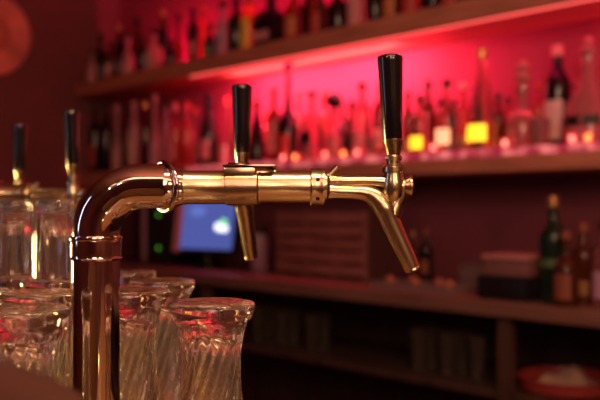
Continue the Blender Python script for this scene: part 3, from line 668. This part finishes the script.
K = 1.0804e-3
def tap_parts(parent, mt, roll=0.0, lean=-2.0):
    """a beer tap pointing along +x of its parent frame; origin at the face of the collar nut"""
    bm = BM()
    def U(x, y, z): return Vector((x, y, z)) * K
    # neck flange, double bar of the body and the spout in one casting
    lathe(bm, [(0, 0), (15*K, 0), (15*K, 2*K), (11*K, 5*K), (0, 6*K)], 28, along((1, 0, 0), (0, 0, 1*K)))
    p, r = smooth_path([U(-2, 0, 6), U(20, 0, 6), U(45, 0, 6.2), U(62, 0, 5)], [7.5*K, 5.6*K, 5.2*K, 6.5*K]); sweep(bm, p, r, 20)
    p, r = smooth_path([U(-2, 0, -4), U(14, 0, -4.5), U(30, 0, -5), U(42, 0, -6.5), U(52, 0, -12), U(60, 0, -22), U(67, 0, -38), U(88, 0, -83)],
                       [9*K, 7.6*K, 7.4*K, 8.4*K, 10.6*K, 11.6*K, 10.2*K, 8.2*K], 8)
    sweep(bm, p, r, 28, caps=False)
    # thin lip and mouth of the spout
    d = (U(88, 0, -83) - U(67, 0, -38)).normalized()
    lathe(bm, [(8*K, -3*K), (8.5*K, -2*K), (8.5*K, 0), (7.2*K, 0), (7*K, -18*K), (0, -18*K)], 28, along(d, U(88, 0, -83)))
    # valve head: bulb, cross knob, bracket running down to the spout
    lathe(bm, [(0, -16*K), (6*K, -15*K), (10*K, -10*K), (11.4*K, -1*K), (11*K, 7*K), (9.5*K, 12*K), (9.5*K, 15*K), (0, 15*K)], 28, Matrix.Translation(U(69, 0, 0)))
    lathe(bm, [(0, 0), (8.6*K, 0), (8.2*K, 4*K), (8.8*K, 7*K), (10.6*K, 10*K), (10.8*K, 12.5*K), (9.5*K, 14*K), (0, 14.4*K)], 28, along((1, 0, 0), U(74, 0, .5)))
    p, r = smooth_path([U(77, 0, 1), U(76, 0, -8), U(72.5, 0, -16), U(68, 0, -27)], [9*K, 7.5*K, 7.5*K, 9*K]); sweep(bm, p, r, 16)
    # neck rings below the handle
    lathe(bm, [(0, 14*K), (9*K, 14*K), (11.6*K, 15.5*K), (11.6*K, 20*K), (9*K, 22*K), (7.2*K, 23*K), (7.2*K, 27*K), (8.6*K, 28*K), (8.6*K, 30.5*K), (7*K, 32*K), (0, 32*K)], 28, Matrix.Translation(U(69, 0, 0)))
    # lever pin
    sweep(bm, [U(4, 0, 10), U(13, 0, 20)], 3.6*K, 14)
    body = obj('tap', bm, mt, parent)
    pr = Matrix.Rotation(math.radians(roll), 4, 'X')
    body.matrix_basis = pr
    piv = U(69, 0, 30)
    def child(name, bm, m):
        o = obj(name, bm, m, body)
        o.matrix_basis = Matrix.Translation(piv) @ Matrix.Rotation(math.radians(-roll), 4, 'X') @ Matrix.Rotation(math.radians(lean), 4, 'Y')
        return o
    bm = BM(); lathe(bm, [(0, 0), (6.6*K, 0), (6.9*K, 3*K), (9*K, 13*K), (9.9*K, 16*K), (9.9*K, 18*K), (0, 18*K)], 28); child('ferrule', bm, mt)
    bm = BM(); lathe(bm, [(0, 18.1*K), (9.2*K, 18.1*K), (9.6*K, 20*K), (11*K, 58*K), (12.6*K, 96*K), (12.9*K, 99*K), (12.2*K, 101.2*K), (9*K, 102.6*K), (0, 103.5*K)], 36); child('handle', bm, M['handle'])
    return body

def tower():
    """local x runs along the pipe, z up from the bar top"""
    k = K
    t = empty('beer_tower', (-.2204, .9, ZB))
    bm = BM(); lathe(bm, [(0, 0), (32*k, 0), (32*k, 4*k), (31*k, 6*k), (26.5*k, 7.5*k), (25.5*k, 12*k), (24.5*k, 14*k), (0, 14*k)], 48); b = obj('base_flange', bm, M['chrome'], t)
    for i in range(4):
        a = PI/4 + i*PI/2
        bm = BM(); lathe(bm, [(0, 4*k), (2*k, 4*k), (2*k, 8*k), (1.4*k, 9*k), (0, 9*k)], 6, Matrix.Translation((29.3*k*math.cos(a), 29.3*k*math.sin(a), 0))); obj('bolt', bm, M['chrome'], b)
    bm = BM(); lathe(bm, [(24.2*k, 10*k), (24.2*k, 202*k)], 64); obj('column', bm, M['chrome'], t)
    bm = BM(); lathe(bm, [(24.2*k, 198*k), (25.6*k, 198.6*k), (26*k, 200*k), (25.4*k, 201.4*k), (25.4*k, 203*k), (25.6*k, 216*k), (25.4*k, 217.5*k), (26.4*k, 218.5*k), (26.6*k, 220*k), (26*k, 221.6*k), (23.6*k, 222.4*k)], 64); obj('column_collar', bm, M['chrome'], t)
    # elbow
    R = 48; ax = 271.8
    pts = [(0, 0, 214*k)] + [((R - R*math.cos(a*PI/2/20))*k, 0, (ax - R + R*math.sin(a*PI/2/20))*k) for a in range(21)] + [(60*k, 0, ax*k), (71*k, 0, ax*k)]
    bm = BM(); sweep(bm, pts, [23.6*k]*8 + [23.2*k]*7 + [22.6*k]*(len(pts)-15), 56, caps=False); obj('elbow', bm, M['chrome'], t)
    # loose tilted ring at the end of the elbow
    bm = BM(); n = 24
    rot = Matrix.Translation((68*k, 0, (ax-.6)*k)) @ Matrix.Rotation(math.radians(35), 4, 'Z') @ Matrix.Rotation(math.radians(-3), 4, 'Y')
    P = [rot @ Vector((0, 29.0*k*math.cos(2*PI*i/64), 24.4*k*math.sin(2*PI*i/64))) for i in range(65)]
    sweep(bm, P, 2.3*k, 12, caps=False); obj('clamp_ring', bm, M['chrome'], t)
    az = 270.6
    def H(prof, x, name, m, seg=56, parent=t):
        bm = BM(); lathe(bm, [(r*k, q*k) for r, q in prof], seg, along((1, 0, 0), (x*k, 0, az*k))); return obj(name, bm, m, parent)
    H([(22.6, -2), (22.4, 4), (20.4, 9), (18.2, 14), (17.2, 18)], 70, 'reducer', M['chrome'])
    H([(16.7, 0), (17.4, 1), (17.4, 3), (16.8, 4), (16.8, 43)], 87, 'pipe', M['brass'])
    H([(16.6, 0), (18.0, .6), (18.0, 31.4), (16.4, 32)], 130, 'sleeve', M['brass'])
    H([(16.4, 0), (17.4, .8), (17.4, 2), (16.7, 3), (16.7, 58)], 162.4, 'shank', M['brass'])
    c = H([(16.4, 0), (19, .8), (19.4, 2), (19, 3.4), (19, 11.6), (19.4, 13), (19, 14.4), (10, 15)], 214, 'collar_nut', M['brass'])
    for a in (-38, 22, 85, 145, 205, 265):
        aa = math.radians(a)
        d = Vector((0, -math.cos(aa), math.sin(aa)))
        bm = BM(); lathe(bm, [(0, -.4*k), (2*k, -.4*k), (2*k, .25*k), (0, .25*k)], 12, along(d, Vector((221.5*k, 0, az*k)) + d*19.0*k)); obj('hole', bm, M['hole'], c)
    # saddle plate on top of the sleeve
    bm = BM(); box(bm, 129*k, 160*k, -15*k, 15*k, 281*k, 290*k, 2*k)
    p, r = smooth_path([(156*k, 0, 284*k), (168*k, 0, 284*k), (179*k, 0, 282*k), (188*k, 0, 278*k)], [9*k, 8.5*k, 7*k, 4*k]); sweep(bm, p, r, 20)
    sd = obj('saddle', bm, M['tapbrass'], t)
    bm = BM(); box(bm, 128*k, 180*k, -16*k, 16*k, 290.3*k, 292.8*k, 1.1*k)
    lathe(bm, [(0, 292.6*k), (12*k, 292.6*k), (11*k, 295*k), (0, 295.4*k)], 24, Matrix.Translation((143*k, 0, 0)))
    obj('plate', bm, M['darkchrome'], sd)
    # end tap
    tp = tap_parts(t, M['tapbrass'])
    tp.matrix_basis = Matrix.Translation((228.6*k, 0, az*k)) @ tp.matrix_basis
    prop(tp, 'brass tap at the end of the pipe, with a long angled spout')
    # second tap on a branch that points at the bartender's side
    yaw = Matrix.Translation((124*k, 0, az*k)) @ Matrix.Rotation(math.radians(90 - 3), 4, 'Z')
    bm = BM(); lathe(bm, [(15*k, 10*k), (15*k, 118*k), (18.5*k, 118.6*k), (19*k, 120*k), (19*k, 131*k), (18*k, 132*k), (10*k, 132.4*k)], 40, along((1, 0, 0), (0, 0, 0)))
    br = obj('branch_shank', bm, M['brass'], t); br.matrix_basis = yaw
    tp2 = tap_parts(t, M['tapbrass'], roll=-5, lean=0)
    tp2.matrix_basis = yaw @ Matrix.Translation((132*k, 0, 0)) @ tp2.matrix_basis
    prop(tp2, 'brass tap behind the pipe, pointing away from the guests')
    return t
tw = tower()
prop(tw, 'polished brass beer tower in front, elbow column with two black-handled taps', 'beer tap', 'beer towers on the bar')
tw2 = copy_tree(tw)
tw2.location = tw.location + Vector((-.487, .535, 0)); tw2.rotation_euler = (0, 0, math.radians(-3))
prop(tw2, 'blurred beer tower at the left edge behind the tall tumblers, two black tap handles', 'beer tap', 'beer towers on the bar')

# glasses standing upside down on the bar, feet up
def swirl_glass(name):
    out = [(38, 0), (37.5, 6), (36, 22), (33.5, 42), (31, 64), (29, 84), (28, 102), (28.2, 116), (29.6, 128), (32.5, 139), (36.5, 148), (40.5, 154.5), (43.2, 159), (44.4, 163), (44, 166.5), (42, 168.6), (37, 169.6), (32, 169.9), (28, 169.2), (18, 168.6), (8, 168.4), (0, 168.4)]
    inn = [(0, 142), (8, 141.5), (16, 139), (22, 133), (24.6, 124), (25, 112), (25.2, 100), (26.2, 84), (28.3, 64), (31, 42), (33.6, 22), (35.4, 6), (36.2, .6)]
    # denser rings along the swirled body
    def dens(pr):
        o = []
        for (ra, za), (rb, zb) in zip(pr[:-1], pr[1:]):
            m = max(1, int(abs(zb - za) / 5))
            for i in range(m): o.append((ra + (rb-ra)*i/m, za + (zb-za)*i/m))
        o.append(pr[-1]); return o
    n = 9
    def fo(r, z, a):
        w = max(0.0, min(1.0, (150 - z*1000) / 18)) * max(0.0, min(1.0, (z*1000 - 4) / 12))
        s = math.cos(n * (a - z * 11))
        return r * (1 + .085 * w * (abs(s) ** .6 * 2 - 1.4))
    bm = BM()
    prof = [(r*.001, z*.001, True) for r, z in dens(out)]
    profi = [(r*.001, z*.001, False) for r, z in dens(inn)]
    lathe(bm, [(r, z) for r, z, _ in prof], 288, fn=fo)
    nb = len(bm.verts)
    lathe(bm, [(r, z) for r, z, _ in profi], 144)
    # join the two shells at the mouth
    bm.verts.ensure_lookup_table()
    o_ring = [bm.verts[i] for i in range(288)]
    i_ring = [bm.verts[len(bm.verts) - 144 + i] for i in range(144)]
    for i in range(144):
        a, b, c = o_ring[2*i], o_ring[2*i+1], o_ring[(2*i+2) % 288]
        p, q = i_ring[i], i_ring[(i+1) % 144]
        bm.faces.new((a, b, p)); bm.faces.new((b, q, p)); bm.faces.new((b, c, q))
    return obj(name, bm, M['glass'], None, autos=60)
SW = [
 (-.0898, .85, 'upside-down clear swirl glass standing alone at the right end of the glasses'),
 (-.198, .972, 'upside-down clear swirl glass just right of the tower column'),
 (-.183, 1.105, 'upside-down swirl glass standing behind the one beside the column'),
 (-.262, 1.262, 'upside-down swirl glass farthest back, its foot showing just right of the column'),
 (-.266, .80, 'upside-down swirl glass nearest the camera, left of the tower column'),
 (-.297, .955, 'upside-down swirl glass behind the nearest one, left of the column'),
 (-.385, .975, 'upside-down swirl glass at the left edge of the picture, second row'),
 (-.412, 1.20, 'upside-down swirl glass carrying the left fluted tumbler'),
 (-.332, 1.125, 'upside-down swirl glass carrying the right fluted tumbler, left of the column'),
]
g0 = None
for i, (x, y, tx) in enumerate(SW):
    if g0 is None: g0 = swirl_glass('beer_glass'); g = g0
    else: g = g0.copy(); COL.objects.link(g)
    g.scale = (1, 1, 1.03); g.location = (x, y, ZB + .0005); g.rotation_euler = (0, 0, i * .7)
    prop(g, tx, 'glass', 'upside-down swirl glasses on the bar')

def tumbler(name):
    R, Hh = .0275, .106
    out = [(R, 0), (R*1.0, .01), (R*.985, .05), (R*.97, .095), (R*.95, .1015), (R*.90, .1052), (R*.80, .106), (0, .1055)]
    inn = [(0, .090), (R*.7, .0895), (R*.84, .086), (R*.86, .05), (R*.885, .01), (R*.92, .0006)]
    bm = BM()
    fo = lambda r, z, a: r * (1 + .03 * (abs(math.cos(7 * a)) * 2 - 1) * (1 if .006 < z < .1 else 0))
    lathe(bm, out, 112, fn=fo)
    lathe(bm, inn, 56)
    bm.verts.ensure_lookup_table()
    o_ring = [bm.verts[i] for i in range(112)]
    i_ring = [bm.verts[len(bm.verts) - 56 + i] for i in range(56)]
    for i in range(56):
        a, b, c = o_ring[2*i], o_ring[2*i+1], o_ring[(2*i+2) % 112]
        p, q = i_ring[i], i_ring[(i+1) % 56]
        bm.faces.new((a, b, p)); bm.faces.new((b, q, p)); bm.faces.new((b, c, q))
    return obj(name, bm, M['tumbler'], None, autos=60)
tz = ZB + .0005 + .1702 * 1.03
tA = tumbler('fluted_tumbler'); tA.location = (-.412, 1.20, tz)
prop(tA, 'tall fluted clear tumbler stacked upside down at the left edge, under the blurred tap', 'glass', 'fluted tumblers stacked on the swirl glasses')
tB = tA.copy(); COL.objects.link(tB); tB.location = (-.332, 1.125, tz); tB.rotation_euler = (0, 0, .5)
prop(tB, 'tall fluted clear tumbler stacked upside down, half hidden by the tower column', 'glass', 'fluted tumblers stacked on the swirl glasses')

# ------------------------------------------------------------------ bar stool turned with its back to the bar
def stool():
    t = empty('bar_stool', (-.25, .235, 0), 0, 'dark brownish red leather bar stool, its rounded backrest blurred in the bottom left corner', 'bar stool')
    bm = BM(); lathe(bm, [(0, .71), (.165, .71), (.185, .722), (.19, .745), (.18, .768), (.12, .78), (0, .782)], 48); obj('seat', bm, M['leather'], t)
    bm = BM(); lathe(bm, [(0, .69), (.10, .69), (.10, .709), (0, .709)], 32); obj('seat_plate', bm, M['steel'], t)
    # rounded padded back
    bm = BM()
    N = 28; F = []; B = []
    prof = []
    for i in range(N + 1):
        a = PI * i / N
        ca, sa = math.cos(a), math.sin(a)
        prof.append((-.195 * math.copysign(abs(ca) ** .62, ca), .20 * sa ** .72))
    loop = [(x, 1.022 + z) for x, z in prof] + [(.185, .96), (.13, .915), (0, .90), (-.13, .915), (-.185, .96)]
    def curve_y(x): return .222 - .9 * x * x
    cen = (0, 1.05)
    rings = []
    for s, off in ((.80, -.030), (.93, -.027), (1.0, -.012), (1.0, .010), (.93, .026), (.80, .030)):
        ring = []
        for x, z in loop:
            xx = cen[0] + (x - cen[0]) * s; zz = cen[1] + (z - cen[1]) * (s if s > .99 else s)
            ring.append(bm.verts.new((xx, curve_y(xx) + off, zz)))
        rings.append(ring)
    for A, C in zip(rings[:-1], rings[1:]):
        for i in range(len(A)):
            j = (i + 1) % len(A); bm.faces.new((A[i], A[j], C[j], C[i]))
    for ring, off in ((rings[0], -.031), (rings[-1], .031)):
        c = bm.verts.new((0, curve_y(0) + off, cen[1]))
        for i in range(len(ring)):
            bm.faces.new((ring[i], ring[(i + 1) % len(ring)], c))
    obj('backrest', bm, M['leather'], t, autos=70)
    for s in (-1, 1):
        bm = BM(); p, r = smooth_path([(s*.07, .06, .70), (s*.085, .15, .70), (s*.09, .205, .74), (s*.09, .214, .93)], [.009]*4); sweep(bm, p, r, 12); obj('back_support', bm, M['steel'], t)
    for i in range(4):
        a = PI/4 + i*PI/2
        bm = BM(); sweep(bm, [(.085*math.cos(a), .085*math.sin(a), .69), (.21*math.cos(a), .21*math.sin(a), 0)], [.014, .011], 14); obj('leg', bm, M['steel'], t)
    bm = BM(); sweep(bm, [(.172*math.cos(2*PI*i/48), .172*math.sin(2*PI*i/48), .22) for i in range(49)], .008, 10, caps=False); obj('foot_ring', bm, M['steel'], t)
stool()

# ------------------------------------------------------------------ light
def area(name, loc, target, sx, sy, col, power, spread=180):
    l = bpy.data.lights.new(name, 'AREA'); l.shape = 'RECTANGLE'; l.size = sx; l.size_y = sy
    l.color = col; l.energy = power; l.spread = math.radians(spread)
    o = bpy.data.objects.new(name, l); COL.objects.link(o); o.location = loc
    d = Vector(target) - Vector(loc)
    o.rotation_euler = d.to_track_quat('-Z', 'Y').to_euler()
    return o
def shelf_light(name, u0, u1, v, z, du, dv, dz, w, col, power, spread=180):
    """strip lamp that runs along the shelf and shines in direction (du, dv, dz) of the bar frame"""
    o = area(name, (0, 0, 0), (0, 0, -1), u1 - u0, w, col, power, spread)
    c = BF((u0 + u1) / 2, v, z)
    zx = -(EU * du + EV * dv + Vector((0, 0, dz))).normalized()
    yx = zx.cross(EU).normalized(); xx = yx.cross(zx).normalized()
    m = Matrix((xx, yx, zx)).transposed().to_4x4(); m.translation = c
    o.matrix_world = m
    return o
RED = (1.0, 0.016, 0.125); HOT = (1.0, 0.15, 0.20)
shelf_light('red_strip_lamp', -3.6, -1.9, 2.60, 1.975, 0, .55, -1, .03, RED, 6)
shelf_light('red_strip_lamp', -1.9, 1.2, 2.60, 1.975, 0, .55, -1, .03, RED, 2.4)
shelf_light('hot_tube_lamp', -3.35, -2.25, 2.64, 1.95, 0, 1, -.35, .03, HOT, 14)
shelf_light('base_strip_lamp', -3.4, 1.2, 2.83, 1.535, 0, -.35, 1, .02, (1, .05, .13), 4.5)
shelf_light('upper_strip_lamp', -4.2, -2.6, 2.80, 2.09, 0, .25, 1, .02, RED, 13)
# warm bar lamps above and behind the guests, followed by added fill lights
WARM = (1.0, 0.66, 0.36)
area('bar_lamp', (.22, .62, 2.25), (.12, .9, 1.2), .62, .12, WARM, 9)
area('guest_lamp', (.9, -.9, 1.95), (-.1, .9, 1.25), .30, .30, WARM, 5)
area('low_fill', (.45, .15, .92), (-.08, .95, 1.2), .50, .10, (1.0, .60, .22), 2.4)  # unseen fill added for gold reflections on the pipe undersides
area('cool_light', (-1.9, .55, 1.75), (-.2, .9, 1.3), .12, .9, (.5, .58, 1.0), 2)  # cool light from the left, source unseen
area('room_fill', (.6, -1.6, 2.6), BF(-2.0, 2.6, 1.5), 1.6, 1.6, (1.0, .42, .30), 66)
area('ceiling_fill', (.0, -.2, 2.3), (.0, .6, 2.85), 1.4, .8, (1.0, .50, .34), 14)  # uplight added so the metal reflects a brighter ceiling
area('side_fill', (-1.55, 1.75, 1.10), (-.15, .95, 1.10), .14, .30, (1.0, .66, .24), 9, 70)  # added out of view for warm streaks in the glass ribs
for n_, (x_, y_, z_) in enumerate([(1.45, .9, 2.3), (.8, -.1, 2.2)]):  # point lights added to make glints on the bottles
    l_ = bpy.data.lights.new('glint_fill', 'POINT'); l_.energy = 7; l_.color = (1, .62, .42); l_.shadow_soft_size = .035
    o_ = bpy.data.objects.new('glint_fill', l_); COL.objects.link(o_); o_.location = (x_, y_, z_)
sp = bpy.data.lights.new('small_bulb', 'POINT'); sp.energy = 4; sp.color = (1, .72, .45); sp.shadow_soft_size = .03
so = bpy.data.objects.new('small_bulb', sp); COL.objects.link(so); so.location = (-.75, -.25, 1.95)

w = bpy.data.worlds.new('World'); scn.world = w; w.use_nodes = True
w.node_tree.nodes['Background'].inputs['Color'].default_value = (.05, .02, .018, 1)
w.node_tree.nodes['Background'].inputs['Strength'].default_value = .3

# ------------------------------------------------------------------ camera
cam = bpy.data.cameras.new('Camera'); co = bpy.data.objects.new('Camera', cam); COL.objects.link(co)
cam.lens = 50; cam.sensor_width = 36; cam.clip_start = .02
co.location = (0, 0, 1.30)
co.rotation_euler = (PI/2 + math.atan(8/833), 0, 0)
cam.dof.use_dof = True; cam.dof.focus_distance = .90; cam.dof.aperture_fstop = 4.0
scn.camera = co
scn.view_settings.view_transform = 'Standard'
scn.view_settings.look = 'None'
scn.cycles.use_denoising = True
scn.cycles.max_bounces = 16
scn.cycles.transmission_bounces = 14
scn.cycles.glossy_bounces = 6
scn.cycles.caustics_reflective = True
scn.cycles.caustics_refractive = True
scn.cycles.sample_clamp_indirect = 6
